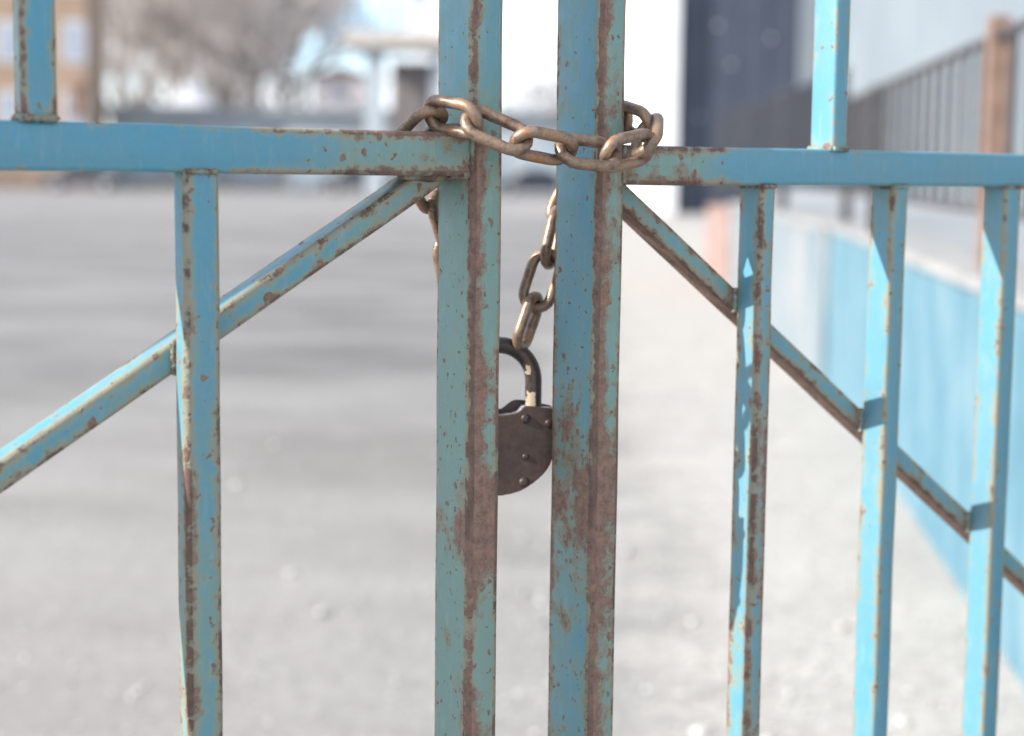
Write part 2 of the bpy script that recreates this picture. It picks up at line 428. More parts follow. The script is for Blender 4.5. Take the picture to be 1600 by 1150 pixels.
# ---- left leaf
L0, z0t = LL.hit(0, 180); _, z1t = LL.hit(730, 206.5)
_, z0b = LL.hit(0, 260); _, z1b = LL.hit(730, 275.5)
zlt, zlb = (z0t+z1t)/2, (z0b+z1b)/2
wl = LL.hit(786.5, 300)[0]
print('LEFT rail top', z0t, z1t, 'bot', z0b, z1b, 'post w', wl)
gl = empty('gate_leaf', LL.o, LL.a)
tag(gl, 'left gate leaf of rusty blue steel tube, its brace rising towards the chained posts', 'gate', 'two gate leaves')
def rust_lpost(v):
    z = v.z; G = lambda c, w_: math.exp(-((z-c)/w_)**2)
    if v.y < 0.001:                              # front face: a rusted strip beside the corner, bare below the lock
        left = v.x < 0.018
        vz = 0.35*mnoise.noise(Vector((3.1, 0, z*9)))
        return (0.62 if left else 0.07) + vz + 0.50*G(1.165, 0.036) + 0.12*G(1.30, 0.06) + (0.12 if not left else 0)*smooth(1.45, 1.2, z) - 0.12*smooth(1.50, 1.6, z)
    if v.x < 0.001:                              # side facing left
        fr = v.y < 0.03
        return (0.22 if fr else 0.10) + 0.40*G(1.160, 0.022) + 0.10*smooth(1.3, 1.1, z) + 0.30*G(1.505, 0.03)
    return 0.45 + 0.1*G(1.165, 0.05)
tube('meeting_post', gl, paint_left, (wl/2, 0.0325, BOT-0.1), (wl/2, 0.0325, TOP+0.02), (1, 0, 0), wl, 0.065, 0.0060, rust_lpost,
     lambda v: 0.88 - 0.50*smooth(1.52, 1.6, v.z) + 0.2*smooth(1.2, 1.1, v.z), arris=0.40, wob=0.0006)
def rust_lrail(v):
    return -0.06 + 0.40*smooth(-0.24, -0.03, v.x) + (0.10 if v.z > zlt-0.006 else 0)*smooth(-0.3, -0.1, v.x)
tube('top_lock_rail', gl, paint_left, (-REACH, PD/2, (z0t+z0b)/2 + (z0t-z1t)*(REACH+L0)/(-L0) * 0), (0.004, PD/2, (z1t+z1b)/2), (0, 0, 1), (zlt-zlb), PD-0.003, 0.0045, rust_lrail,
     lambda v: -0.25 + 0.9*smooth(-0.25, -0.05, v.x), arris=lambda v: 0.24 + 0.44*smooth(-0.32, -0.1, v.x) , wob=0.0006)
# lower bars and upper bars
def lbar(x0, x1, za, zb, rl, fd):
    wv = x1-x0
    return tube('upright_bar', gl, paint_left, ((x0+x1)/2, 0.0135, za), ((x0+x1)/2, 0.0135, zb), (1, 0, 0), wv, 0.025, 0.0045,
                lambda v: rl(v), lambda v: fd(v), arris=0.44, wob=0.0007)
bx0, bx1 = LL.hit(288, 330)[0], LL.hit(345.5, 400)[0]
print('left bar', bx0, bx1)
ux0, ux1 = LL.hit(35, 120)[0], LL.hit(91.5, 120)[0]
print('left upper bar', ux0, ux1)
brust = lambda v: 0.06 + 0.16*smooth(1.42, 1.15, v.z) + 0.06*(v.x < bx0+0.005)
bfade = lambda v: -0.1 + 0.45*smooth(1.40, 1.1, v.z)
sp_l = 0.30
for k in range(5):
    off = -sp_l*k
    if bx0+off < -REACH+0.05: break
    lbar(bx0+off, bx1+off, BOT+0.02, zlb+0.001, brust, bfade)
for k in range(4):
    off = -0.36*k
    if ux1+off > -0.05 or ux0+off < -REACH+0.05: continue
    lbar(ux0+off, ux1+off, zlt-0.001, TOP-0.02, lambda v: (0.30 if v.x < ux0+off+0.004 else -0.02) + 0.35*smooth(zlt+0.018, zlt+0.002, v.z), lambda v: -0.1 + 0.7*(v.x < ux0+off+0.004))
# brace, behind the bars
off = 0.0265
A = LL.hit(0, 716, off); B = LL.hit(273, 532, off); A2 = LL.hit(0, 769, off); B2 = LL.hit(266, 588, off)
B3 = LL.hit(346, 479, off); B4 = LL.hit(346, 525, off)
print('left brace', A, B, B3, '|', A2, B2, B4)
sl = (B3[1]-A[1])/(B3[0]-A[0]); sl2 = (B4[1]-A2[1])/(B4[0]-A2[0]); s_ = (sl+sl2)/2
vt = ((B[1]-s_*B[0]) - (B2[1]-s_*B2[0])); c_ = ((B[1]-s_*B[0]) + (B2[1]-s_*B2[0]))/2
bw = vt*cos(math.atan(s_)); print('slope', s_, 'brace width', bw)
xa = -1.15; xb = -0.008
tube('diagonal_brace', gl, paint_left, (xa, off+0.0165, c_+s_*xa), (xb, off+0.0165, c_+s_*xb), (0, 0, 1), bw, 0.033, 0.004,
     lambda v: 0.10 + 0.10*smooth(-0.15, -0.02, v.x), lambda v: 0.25 + 0.4*smooth(-0.2, 0, v.x), arris=0.52, wob=0.0006)
bz = lambda x: c_+s_*x
for (x, k) in ((bx0-0.001, 1), (bx1+0.001, 2)):
    weld_line(gl, (x, 0.0262, bz(x)-bw*0.62), (x, 0.0262, bz(x)+bw*0.62), 0.0028, paint_left, k)
weld_line(gl, (0.0015, 0.0006, zlb+0.002), (0.0015, 0.0006, zlt-0.002), 0.0022, paint_left, 3)
weld_line(gl, (-0.003, 0.002, zlb-0.001), (-0.003, 0.056, zlb-0.001), 0.0035, paint_left, 4)
weld_line(gl, (bx0+0.002, 0.0005, zlb-0.0005), (bx1-0.002, 0.0005, zlb-0.0005), 0.0022, paint_left, 5)
weld_line(gl, (ux0+0.001, 0.0005, zlt+0.0008), (ux1-0.001, 0.0005, zlt+0.0008), 0.0030, paint_left, 6)
weld_line(gl, (ux0-0.0005, 0.001, zlt+0.0008), (ux0-0.0005, 0.026, zlt+0.0008), 0.0030, paint_left, 7)
# frame outside the picture
tube('hinge_stile', gl, paint_left, (-REACH-0.018, PD/2, BOT-0.1), (-REACH-0.018, PD/2, TOP+0.02), (1, 0, 0), 0.036, PD, 0.005, lambda v: 0, lambda v: 0)
tube('head_rail', gl, paint_left, (-REACH, PD/2, TOP), (0, PD/2, TOP), (0, 0, 1), 0.04, PD-0.003, 0.0045, lambda v: 0, lambda v: 0)
tube('bottom_rail', gl, paint_left, (-REACH, PD/2, BOT), (0, PD/2, BOT), (0, 0, 1), 0.04, PD-0.003, 0.0045, lambda v: 0.1, lambda v: 0)
weld(gl, (-0.003, 0.030, zlb-0.002), (0.006, 0.028, 0.004), paint_left, 1)
weld(gl, (-0.030, 0.026, zlb-0.003), (0.022, 0.007, 0.005), paint_left, 2)
weld(gl, (-0.052, 0.020, zlb-0.003), (0.012, 0.006, 0.004), paint_left, 5)
weld(gl, (-0.002, 0.030, zlt+0.002), (0.005, 0.026, 0.004), paint_left, 3)
weld(gl, ((bx0+bx1)/2, 0.001, zlb-0.001), ((bx1-bx0)/2, 0.0012, 0.0015), paint_left, 4)
weld(gl, ((ux0+ux1)/2, 0.001, zlt+0.001), ((bx1-bx0)/2-0.001, 0.0014, 0.0022), paint_left, 6)

# ---- right leaf
x0t = RL.hit(1056, 228); x1t = RL.hit(1598, 233); x0b = RL.hit(1056, 290); x1b = RL.hit(1598, 284.5)
wr = RL.hit(977, 300)[0]
print('RIGHT rail', x0t, x1t, x0b, x1b, 'post', wr)
zrt = (x0t[1]+x1t[1])/2; zrb = (x0b[1]+x1b[1])/2
gr = empty('gate_leaf', RL.o, RL.a)
tag(gr, 'right gate leaf of blue steel tube, brace falling to the right, sunlit bar sides', 'gate', 'two gate leaves')
def rust_rpost(v):
    z = v.z; G = lambda c, w_: math.exp(-((z-c)/w_)**2)
    if v.y < 0.001:
        left = v.x < 0.018
        vz = 0.40*mnoise.noise(Vector((8.3, 0, z*7)))
        return (0.66 if left else 0.16 - 1.1*vz) + vz*0.4 + 0.10*smooth(1.3, 1.1, z) + 0.12*G(1.18, 0.05)
    if v.x < 0.001:
        return 0.14 + (0.10 if v.y > 0.03 else 0) + 0.24*smooth(1.34, 1.22, z) + 0.22*G(1.165, 0.032) - 0.16*smooth(1.10, 1.04, z)
    return 0.45
tube('meeting_post', gr, paint_right, (wr/2, 0.0338, BOT-0.1), (wr/2, 0.0338, TOP+0.02), (1, 0, 0), wr, 0.0676, 0.0060, rust_rpost,
     lambda v: (0.12 if v.x < 0.001 else 0.75) + 0.15*smooth(1.3, 1.1, v.z), arris=0.40, wob=0.0006)
RR = 1.62
tube('top_lock_rail', gr, paint_right, (wr-0.004, PD/2, (x0t[1]+x0b[1])/2), (RR, PD/2, (x0t[1]+x0b[1])/2), (0, 0, 1), zrt-zrb, PD-0.003, 0.0045,
     lambda v: -0.06 + 0.52*smooth(0.24, 0.06, v.x), lambda v: -0.25 + 1.1*smooth(0.22, 0.08, v.x), arris=lambda v: 0.20 + 0.40*smooth(0.25, 0.1, v.x), wob=0.0006)
zrc = (x0t[1]+x0b[1])/2; hr = (zrt-zrb)/2
rb = [(RL.hit(1191, 310)[0], RL.hit(1213.5, 310)[0]), (RL.hit(1396, 310)[0], RL.hit(1420.5, 310)[0]), (RL.hit(1573, 310)[0], RL.hit(1597, 310)[0])]
print('right bars', rb)
sp_r = (rb[2][0]-rb[0][0])/2
for k in range(3): rb.append((rb[2][0]+sp_r*(k+1), rb[2][1]+sp_r*(k+1)))
rad_rust = [lambda v: 0.10 + (0.05 if v.x < 0.5 else 0), lambda v: -0.02, lambda v: -0.03]
for i, (a, b_) in enumerate(rb):
    if b_ > RR-0.03: continue
    f = (lambda v: 0.15 + 0.08*smooth(1.38, 1.25, v.z)) if i == 0 else (lambda v: 0.05)
    tube('upright_bar', gr, paint_right, ((a+b_)/2, 0.0175, BOT+0.02), ((a+b_)/2, 0.0175, zrc-hr+0.001), (1, 0, 0), b_-a, 0.033, 0.0035,
         f, lambda v: -0.15 + 0.3*smooth(1.35, 1.48, v.z), arris=0.40 if i else 0.55, wob=0.0007)
    weld(gr, ((a+b_)/2, 0.0175, zrc-hr-0.001), ((b_-a)/2+0.001, 0.018, 0.0025), paint_right, 10+i)
ua, ub = RL.hit(1303, 200)[0], RL.hit(1325.5, 200)[0]
print('right upper', ua, ub)
for k in range(4):
    dx = 0.42*k
    if ub+dx > RR-0.03: continue
    tube('upright_bar', gr, paint_right, ((ua+ub)/2+dx, 0.0175, zrc+hr-0.001), ((ua+ub)/2+dx, 0.0175, TOP-0.02), (1, 0, 0), ub-ua, 0.034, 0.0035,
         lambda v: 0.02 + 0.35*smooth(zrc+hr+0.02, zrc+hr, v.z), lambda v: -0.15 + 0.6*smooth(zrc+hr+0.03, zrc+hr, v.z), arris=0.34, wob=0.0006)
    weld(gr, ((ua+ub)/2+dx, 0.0175, zrc+hr+0.001), ((ub-ua)/2+0.002, 0.019, 0.003), paint_right, 20+k)
off = 0.035
A = RL.hit(989.6, 293.7, off); B = RL.hit(1349, 645, off); A2 = RL.hit(980.5, 334.7, off); B2 = RL.hit(1351, 677, off)
print('right brace', A, B, A2, B2)
sa = (B[1]-A[1])/(B[0]-A[0]); sb_ = (B2[1]-A2[1])/(B2[0]-A2[0]); s_ = (sa+sb_)/2
c1_ = (A[1]+B[1])/2 - s_*(A[0]+B[0])/2; c2_ = (A2[1]+B2[1])/2 - s_*(A2[0]+B2[0])/2
bw = (c1_-c2_)*cos(math.atan(s_)); c_ = (c1_+c2_)/2
print('slopes', sa, sb_, 'w', bw)
xa, xb = wr+0.006, 1.35
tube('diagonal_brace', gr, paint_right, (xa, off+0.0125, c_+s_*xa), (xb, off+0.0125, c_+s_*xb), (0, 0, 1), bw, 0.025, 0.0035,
     lambda v: 0.08 + 0.10*smooth(0.3, 0.1, v.x) + (0.62 if (v.z - c_ - s_*v.x) < -0.30*bw and v.y > off+0.001 else 0.0)  # rusty underside, its extra darkness also painted in as shade
     + 0.75*max(math.exp(-((v.x-q[0]+0.005)/0.007)**2) for q in rb[:3]), lambda v: 0.15 + 0.3*smooth(0.3, 0.05, v.x), arris=0.50, step=0.006, wob=0.0005)  # rust beside the bars also paints in the shade of the joints
tube('hinge_stile', gr, paint_right, (RR+0.018, PD/2, BOT-0.1), (RR+0.018, PD/2, TOP+0.02), (1, 0, 0), 0.036, PD, 0.005, lambda v: 0, lambda v: 0)
tube('head_rail', gr, paint_right, (wr, PD/2, TOP), (RR, PD/2, TOP), (0, 0, 1), 0.04, PD-0.003, 0.0045, lambda v: 0, lambda v: 0)
tube('bottom_rail', gr, paint_right, (wr, PD/2, BOT), (RR, PD/2, BOT), (0, 0, 1), 0.04, PD-0.003, 0.0045, lambda v: 0.1, lambda v: 0)
for i, q in enumerate(rb[:3]):
    for x in (q[0]-0.001, q[1]+0.001):
        weld_line(gr, (x, 0.0345, c_+s_*x-bw*0.62), (x, 0.0345, c_+s_*x+bw*0.62), 0.0026, paint_right, 10+i)
    weld_line(gr, (q[0]-0.0004, 0.002, zrc-hr-0.0006), (q[0]-0.0004, 0.033, zrc-hr-0.0006), 0.0022, paint_right, 20+i)
    weld_line(gr, (q[0], 0.0006, zrc-hr-0.0006), (q[1], 0.0006, zrc-hr-0.0006), 0.0020, paint_right, 30+i)
weld_line(gr, (ua, 0.0006, zrc+hr+0.0006), (ub, 0.0006, zrc+hr+0.0006), 0.0026, paint_right, 41)
weld_line(gr, (ua-0.0004, 0.001, zrc+hr+0.0006), (ua-0.0004, 0.034, zrc+hr+0.0006), 0.0028, paint_right, 42)
weld_line(gr, (wr-0.0015, 0.0006, zrc-hr+0.002), (wr-0.0015, 0.0006, zrc+hr-0.002), 0.0022, paint_right, 43)
weld(gr, (wr+0.001, 0.028, zrc-hr-0.001), (0.005, 0.026, 0.004), paint_right, 31)
weld(gr, (wr+0.001, 0.030, zrc+hr+0.001), (0.004, 0.024, 0.003), paint_right, 32)

# gate piers that carry the hinges, outside the picture on both sides
hp_m = simple('grey steel', [(0.25, 0.26, 0.27), (0.35, 0.36, 0.37)], 10, 0.5)
pier_m = simple('grey rendered gate pier', [(0.20, 0.19, 0.18), (0.32, 0.31, 0.30)], 6, 0.9, 6, 0.004)
for (lf, x, sgn, lab) in ((LL, -REACH-0.09, -1, 'tall rendered pier carrying the left gate leaf'), (RL, RR+0.09, 1, 'tall rendered pier carrying the right gate leaf')):
    h = empty('gate_pier', lf.world(x, 0, 0), lf.a); tag(h, lab, 'pier', 'gate piers')
    obj('shaft', boxm(*sorted((0, sgn*0.30)), 0.0, 0.30, -0.1, 2.35, 0.01), pier_m, h)
    obj('pier_cap', boxm(*sorted((-sgn*0.03, sgn*0.33)), -0.03, 0.33, 2.351, 2.42, 0.01), pier_m, h)
    for hz in (0.4, 1.9):
        obj('hinge', boxm(*sorted((-sgn*0.045, -sgn*0.002)), 0.01, 0.045, hz-0.05, hz+0.05, 0.004), pier_m, h)

pole = empty('shade_pole', (-1.40, 1.134, 0)); tag(pole, 'added unseen grey steel pole that shades the left gate leaf', 'pole')  # added out of view to cast shade on the meeting posts
bm = bmesh.new(); tube_path(bm, [Vector((0, 0, -0.1)), Vector((0, 0, 2.5)), Vector((0, 0, 4.6))], [0.051, 0.049, 0.038], 20); obj('shaft', bm, simple('galvanised pole', [(0.3, 0.31, 0.32), (0.4, 0.41, 0.42)], 10, 0.5), pole, True)
bm = bmesh.new(); tube_path(bm, [Vector((0, 0, 4.55)), Vector((-0.25, -0.5, 4.9)), Vector((-0.5, -1.0, 4.95))], 0.022, 10); obj('arm', bm, hp_m, pole, True)
obj('pole_head', boxm(-0.62, -0.42, -1.45, -0.95, 4.90, 4.99, 0.02), hp_m, pole)
# ------------------------------------------------------------------ chain
WIRE, PITCH_L, WID = 0.0055, 0.0452, 0.0392
def link_obj(parent, J0, J1, theta):
    ax = (J1-J0); L = ax.length; a = ax.normalized(); c = (J0+J1)/2
    view = (EYE - c).normalized(); view = (view - a*view.dot(a)).normalized()
    upd = view.cross(a)
    if upd.z < 0 or (abs(upd.z) < 0.3 and upd.x > 0): upd = -upd
    wd = upd*cos(theta) + view*sin(theta)
    hl = L/2 + WIRE; hwid = WID/2 - WIRE; pts = []
    rr = hwid
    for k in range(9):
        t = -pi/2 + pi*k/8; pts.append(a*(hl-rr+rr*cos(t)) + wd*(rr*sin(t)))
    for k in range(1, 4): pts.append(a*((hl-rr)*(1-k/2.0)) + wd*rr*1.0)
    for k in range(9):
        t = pi/2 + pi*k/8; pts.append(a*(-(hl-rr)+rr*cos(t)) + wd*(rr*sin(t)))
    for k in range(1, 4): pts.append(a*(-(hl-rr)*(1-k/2.0)) - wd*rr*1.0)
    # drop near-duplicates
    q = []
    for p in pts:
        if not q or (p-q[-1]).length > 0.0006: q.append(p)
    if (q[0]-q[-1]).length < 0.0006: q.pop()
    rnd = random.Random(int(J0.x*1e5))
    rads = [WIRE*(1+0.04*mnoise.noise(p*90 + J0*10)) for p in q]
    bm = bmesh.new(); tube_path(bm, q, rads, 12, True)
    bmesh.ops.recalc_face_normals(bm, faces=bm.faces[:])
    o = obj('link', bm, chain_mat, parent, smooth=True)
    o.location = c - parent.location
    return o
def solve(prev, px, py, sgn):
    """joint on the line of sight px,py one pitch from prev, nearer or farther"""
    best = None
    for i in range(-400, 401):
        Y = prev.y + i*0.0002
        if sgn and (i*sgn) < 0: continue
        P = at(px, py, Y); e = abs((P-prev).length - PITCH_L)
        if best is None or e < best[0]: best = (e, P)
    return best[1]
ch = empty('chain', (at(812, 220, 1.57).x, 1.57, 0)); tag(ch, 'rusty steel link chain looped round both meeting posts and hanging to the padlock', 'chain')
J1_ = at(738, 188, 1.553)
seq = {}
seq[1] = J1_
seq[2] = solve(J1_, 814, 221, 1); seq[3] = solve(seq[2], 884, 235, 1); seq[4] = solve(seq[3], 953, 242, 1)
seq[5] = solve(seq[4], 1010, 229, 1); seq[6] = solve(seq[5], 1012, 197, 1)
seq[7] = solve(seq[6], 976, 184, 1); seq[8] = at(905, 215, 1.75)
seq[8] = seq[7] + (at(925, 232, 1.755)-seq[7]).normalized()*PITCH_L
seq[9] = seq[8] + (at(892, 290, 1.745)-seq[8]).normalized()*PITCH_L
seq[10] = seq[9] + (at(865, 352, 1.735)-seq[9]).normalized()*PITCH_L
seq[0] = solve(J1_, 677, 178, 1); seq[-1] = solve(seq[0], 634, 222, 1)
for k in sorted(seq): print('J', k, [round(c, 4) for c in seq[k]])
TH = {0: 50, 1: 28, 2: -40, 3: 40, 4: -42, 5: 32, 6: -48, 7: 40, 8: -40, 9: 40, 10: -45}
th = {}
ks = sorted(seq)
for i in range(len(ks)-1):
    k = ks[i+1]; link_obj(ch, seq[ks[i]], seq[k], radians(TH[k]))
# right tail, from behind the right post down to the shackle
t0 = seq[10]
r1 = at(864, 352, 1.728); print('gap to tail', (t0-r1).length)
r1 = t0
r2 = solve(r1, 852, 424, 0); r3 = solve(r2, 828, 493, 0); r4 = solve(r3, 806, 549, -1)
r2 = r1 + (at(853, 424, 1.724)-r1).normalized()*PITCH_L
r3 = r2 + (at(829, 493, 1.722)-r2).normalized()*PITCH_L
r4 = r3 + (at(808, 552, 1.712)-r3).normalized()*PITCH_L*0.93
link_obj(ch, r1, r2, radians(70)); link_obj(ch, r2, r3, radians(-8)); link_obj(ch, r3, r4, radians(68))
print('tail', r1, r2, r3, r4)
# left tail, behind the left post
l0 = seq[-1]; tl = [l0]
for (px, py, Y, t_) in ((660, 288, 1.665, 62), (700, 345, 1.69, -25), (712, 415, 1.70, 65), (718, 482, 1.71, 30), (742, 543, 1.712, -70)):
    nx = tl[-1] + (at(px, py, Y)-tl[-1]).normalized()*PITCH_L
    link_obj(ch, tl[-1], nx, radians(t_)); tl.append(nx)

# ------------------------------------------------------------------ padlock
PXM = 1.705/F                                     # metres per photograph pixel at the lock
lc = at(778, 595, 1.714)
lk = empty('padlock', (lc.x, lc.y, lc.z-0.114), radians(9)); tag(lk, 'large old dark steel padlock hanging from the chain between the two posts', 'padlock')
ZC = 0.114
def outline(front):
    right_ = [(5.6,181),(20,178.5),(34,174.5),(45,169),(54.6,162.5),(63,156),(71,148.5),(78,140),(83,131),(87,119),(89,100),(90,75),(90,44),(86,42)]
    if front: top = [(60,39.5),(50,38.5),(44,38),(40,39),(37,41.5),(34.5,45),(31,47.8),(24,50),(14,51.5),(6,52.5)]
    else: top = [(60,36),(50,34),(40,33),(32,32.5),(26,34),(20,38),(14,43),(8,47)]
    half = right_ + top
    pts = half + [(-x, y) for (x, y) in reversed(half)]
    return [(x*PXM, -y*PXM) for (x, y) in pts]
def plate(name, pts, y0, y1, mat, bev=0.0009):
    bm = bmesh.new()
    a = [bm.verts.new((x, y0, z+ZC)) for x, z in pts]; b_ = [bm.verts.new((x, y1, z+ZC)) for x, z in pts]
    n = len(pts)
    bm.faces.new(a); bm.faces.new(list(reversed(b_)))
    for i in range(n): bm.faces.new((a[i], b_[i], b_[(i+1) % n], a[(i+1) % n]))
    bmesh.ops.recalc_face_normals(bm, faces=bm.faces[:])
    fr = [e for e in bm.edges if (abs(e.verts[0].co.y-y0) < 1e-6 and abs(e.verts[1].co.y-y0) < 1e-6) or (abs(e.verts[0].co.y-y1) < 1e-6 and abs(e.verts[1].co.y-y1) < 1e-6)]
    if bev: bmesh.ops.bevel(bm, geom=fr, offset=bev, segments=2, profile=0.5, affect='EDGES')
    return obj(name, bm, mat, lk)
plate('front_plate', outline(True), -0.0125, -0.0090, lock_mat)
plate('back_plate', outline(False), 0.0090, 0.0125, lock_mat)
core_pts = [(x*0.985, z-0.0012 if z > -0.04 else z*0.985) for (x, z) in outline(True)]
plate('lock_case', core_pts, -0.0089, 0.0089, core_mat, 0)
for (x, y, r) in ((42, 58, 8.0), (80, 66, 7.5), (43, 119, 5.6), (41, 160, 8.6), (-42, 58, 8.0), (-80, 66, 7.5), (-43, 119, 5.6), (-41, 160, 8.6)):
    bm = bmesh.new(); r *= PXM
    n = 16; prof_ = [(1.0, 0), (0.97, 0.22), (0.80, 0.46), (0.45, 0.60), (0.0, 0.64)]
    rings = []
    for (q, h) in prof_[:-1]: rings.append([bm.verts.new((x*PXM+r*q*cos(2*pi*k/n), -0.0124-r*h, ZC-y*PXM+r*q*sin(2*pi*k/n))) for k in range(n)])
    tp = bm.verts.new((x*PXM, -0.0124-r*0.64, ZC-y*PXM))
    for i in range(len(rings)-1):
        for k in range(n): bm.faces.new((rings[i][k], rings[i][(k+1) % n], rings[i+1][(k+1) % n], rings[i+1][k]))
    for k in range(n): bm.faces.new((rings[-1][k], rings[-1][(k+1) % n], tp))
    obj('rivet', bm, rivet_mat, lk, smooth=True)
bm = bmesh.new(); pts = []
RA = 57*PXM
for k in range(6): pts.append(Vector((RA, 0, ZC - (70-62*k/5.0)*PXM*1.0)))
for k in range(25):
    t = pi*k/24; pts.append(Vector((RA*cos(t), 0, ZC + RA*sin(t))))
for k in range(6): pts.append(Vector((-RA, 0, ZC - (8+62*k/5.0)*PXM)))
tube_path(bm, pts, [0.0084]*len(pts), 20, False)
sh = obj('shackle', bm, None, lk, smooth=True)
# move its origin to the arch centre so the wear patches sit in its own coordinates
for v in sh.data.vertices: v.co.z -= ZC
sh.location.z = ZC; sh.data.materials.append(shackle_mat)

# ------------------------------------------------------------------ low blue wall, its terrace, fence and building on the right
WX = lambda y: 1.02 + 0.1*y
bluewall = simple('pale blue limewash', [(0.065, 0.160, 0.210), (0.098, 0.205, 0.258), (0.16, 0.245, 0.28)], 3.2, 0.85, 8, 0.004, (1, 1, 0.7))
oldwall = simple('worn pale render', [(0.13, 0.185, 0.22), (0.19, 0.225, 0.245), (0.26, 0.262, 0.26)], 1.6, 0.9, 8, 0.004, (1, 1, 0.5))
coping = simple('white worn coping', [(0.22, 0.225, 0.225), (0.34, 0.33, 0.32)], 5, 0.9, 6, 0.003)
brick_m = simple('faded red brick', [(0.22, 0.12, 0.095), (0.28, 0.18, 0.15), (0.34, 0.28, 0.26)], 3, 0.9, 6, 0.004)
terr_m = simple('pale terrace concrete', [(0.25, 0.262, 0.275), (0.32, 0.333, 0.345)], 1.5, 0.9)
def wall_prism(name, pts, z0_, z1_, mat, parent):
    bm = bmesh.new(); a = [bm.verts.new((x, y, z0_)) for x, y in pts]; b_ = [bm.verts.new((x, y, z1_)) for x, y in pts]
    n = len(pts); bm.faces.new(list(reversed(a))); bm.faces.new(b_)
    for i in range(n): bm.faces.new((a[i], a[(i+1) % n], b_[(i+1) % n], b_[i]))
    bmesh.ops.recalc_face_normals(bm, faces=bm.faces[:])
    return obj(name, bm, mat, parent)
lw = empty('low_wall', (0, 0, 0)); tag(lw, 'low pale blue rendered wall with white coping running back on the right', 'wall')
Ya, Yb = 1.9, 12.3; Yc = 24.0; T = 0.22
Xc = 2.72; Yk = 20.5; Xk = WX(Yb)+(Xc-WX(Yb))*(Yk-Yb)/(Yc-Yb)
wall_prism('blue_render', [(WX(Ya), Ya), (WX(Ya)+T, Ya), (WX(Yb)+T, Yb), (WX(Yb), Yb)], -0.05, 1.10, bluewall, lw)
wall_prism('worn_render', [(WX(Yb)-0.03, Yb+0.003), (WX(Yb)+T, Yb+0.003), (Xk+T, Yk), (Xk, Yk)], -0.05, 1.08, oldwall, lw)
wall_prism('brick_end', [(Xk-0.03, Yk+0.003), (Xk+T, Yk+0.003), (Xc+T, Yc), (Xc-0.04, Yc)], -0.05, 1.03, brick_m, lw)
wall_prism('coping', [(WX(Ya)-0.03, Ya), (WX(Ya)+T+0.06, Ya), (WX(Yb)+T+0.06, Yb), (WX(Yb)-0.03, Yb)], 1.101, 1.145, coping, lw)
wall_prism('coping', [(WX(Yb)-0.05, Yb+0.003), (WX(Yb)+T+0.04, Yb+0.003), (Xk+T+0.02, Yk), (Xk-0.05, Yk)], 1.083, 1.130, coping, lw)
te = wall_prism('terrace', [(WX(1.9)+T+0.004, 1.9), (WX(1.9)+3.0, 1.9), (WX(44)+3.0, 44), (WX(44)+0.6, 44), (Xc+T+0.2, 24.2), (WX(Yb)+T+0.01, Yb)], -0.05, 1.06, terr_m, None)
tag(te, kind='structure')

# railing on the wall
iron = simple('dull brown iron', [(0.035, 0.036, 0.044), (0.075, 0.068, 0.066)], 20, 0.6)
dirn = simple('dark slate railing', [(0.014, 0.017, 0.026), (0.024, 0.028, 0.038)], 6, 0.7)
orange = simple('orange brown primer', [(0.19, 0.120, 0.088), (0.27, 0.175, 0.130)], 12, 0.7)
fe = empty('railing_fence', (WX(8)+0.1, 8, 1.145)); tag(fe, 'iron railing fence with orange brown posts standing on the low blue wall', 'fence')
def at_w(y, z, dx=0.1): return Vector((WX(y)+dx, y, z)) - Vector(fe.location)
def fbar(name, y0_, z0_, y1_, z1_, r, mat, dx=0.1, dx1=None):
    bm = bmesh.new(); tube_path(bm, [at_w(y0_, z0_, dx), at_w(y1_, z1_, dx if dx1 is None else dx1)], r, 6); return obj(name, bm, mat, fe)
def fpost(y, z1_, s=0.036, dx=0.1, mt=None):
    p = at_w(y, 0, dx); bm = bmesh.new(); box(bm, p.x-s, p.x+s, p.y-s, p.y+s, 1.1455-1.145, z1_-1.145)
    return obj('fence_post', bm, mt or orange, fe)
for y in (2.6, 4.4, 6.4, 10.4, 12.25): fpost(y, 2.07 if y == 6.4 else 2.02, 0.036 if y == 6.4 else 0.03, 0.1, orange if y in (6.4, 2.6) else iron)
for (a, b_) in ((2.6, 4.4), (4.4, 6.4), (6.4, 10.4), (10.4, 12.25)):
    fbar('fence_rail', a+0.04, 2.0, b_-0.04, 2.0, 0.019, iron); fbar('fence_rail', a+0.04, 1.36, b_-0.04, 1.36, 0.016, iron)
    n = max(2, round((b_-a)/0.33))
    for k in range(1, n):
        y = a+(b_-a)*k/n; fbar('baluster', y, 1.373, y, 1.985, 0.015, iron)
def xk(y): return WX(Yb)+(Xc-WX(Yb))*(y-Yb)/(Yc-Yb)+0.1 - WX(y)
for k in range(44):
    y = 12.5+k*0.26; fbar('baluster', y, 1.388, y, 2.20, 0.028, dirn, xk(y))
for z in (1.37, 2.22): fbar('fence_rail', 12.34, z, 23.9, z, 0.018, dirn, xk(12.34), xk(23.9))
for y in (16.2, 20.0, 23.8):
    p = at_w(y, 0, xk(y)); bm = bmesh.new(); box(bm, p.x-0.04, p.x+0.04, p.y-0.04, p.y+0.04, 0.0, 1.10); obj('fence_post', bm, iron, fe)

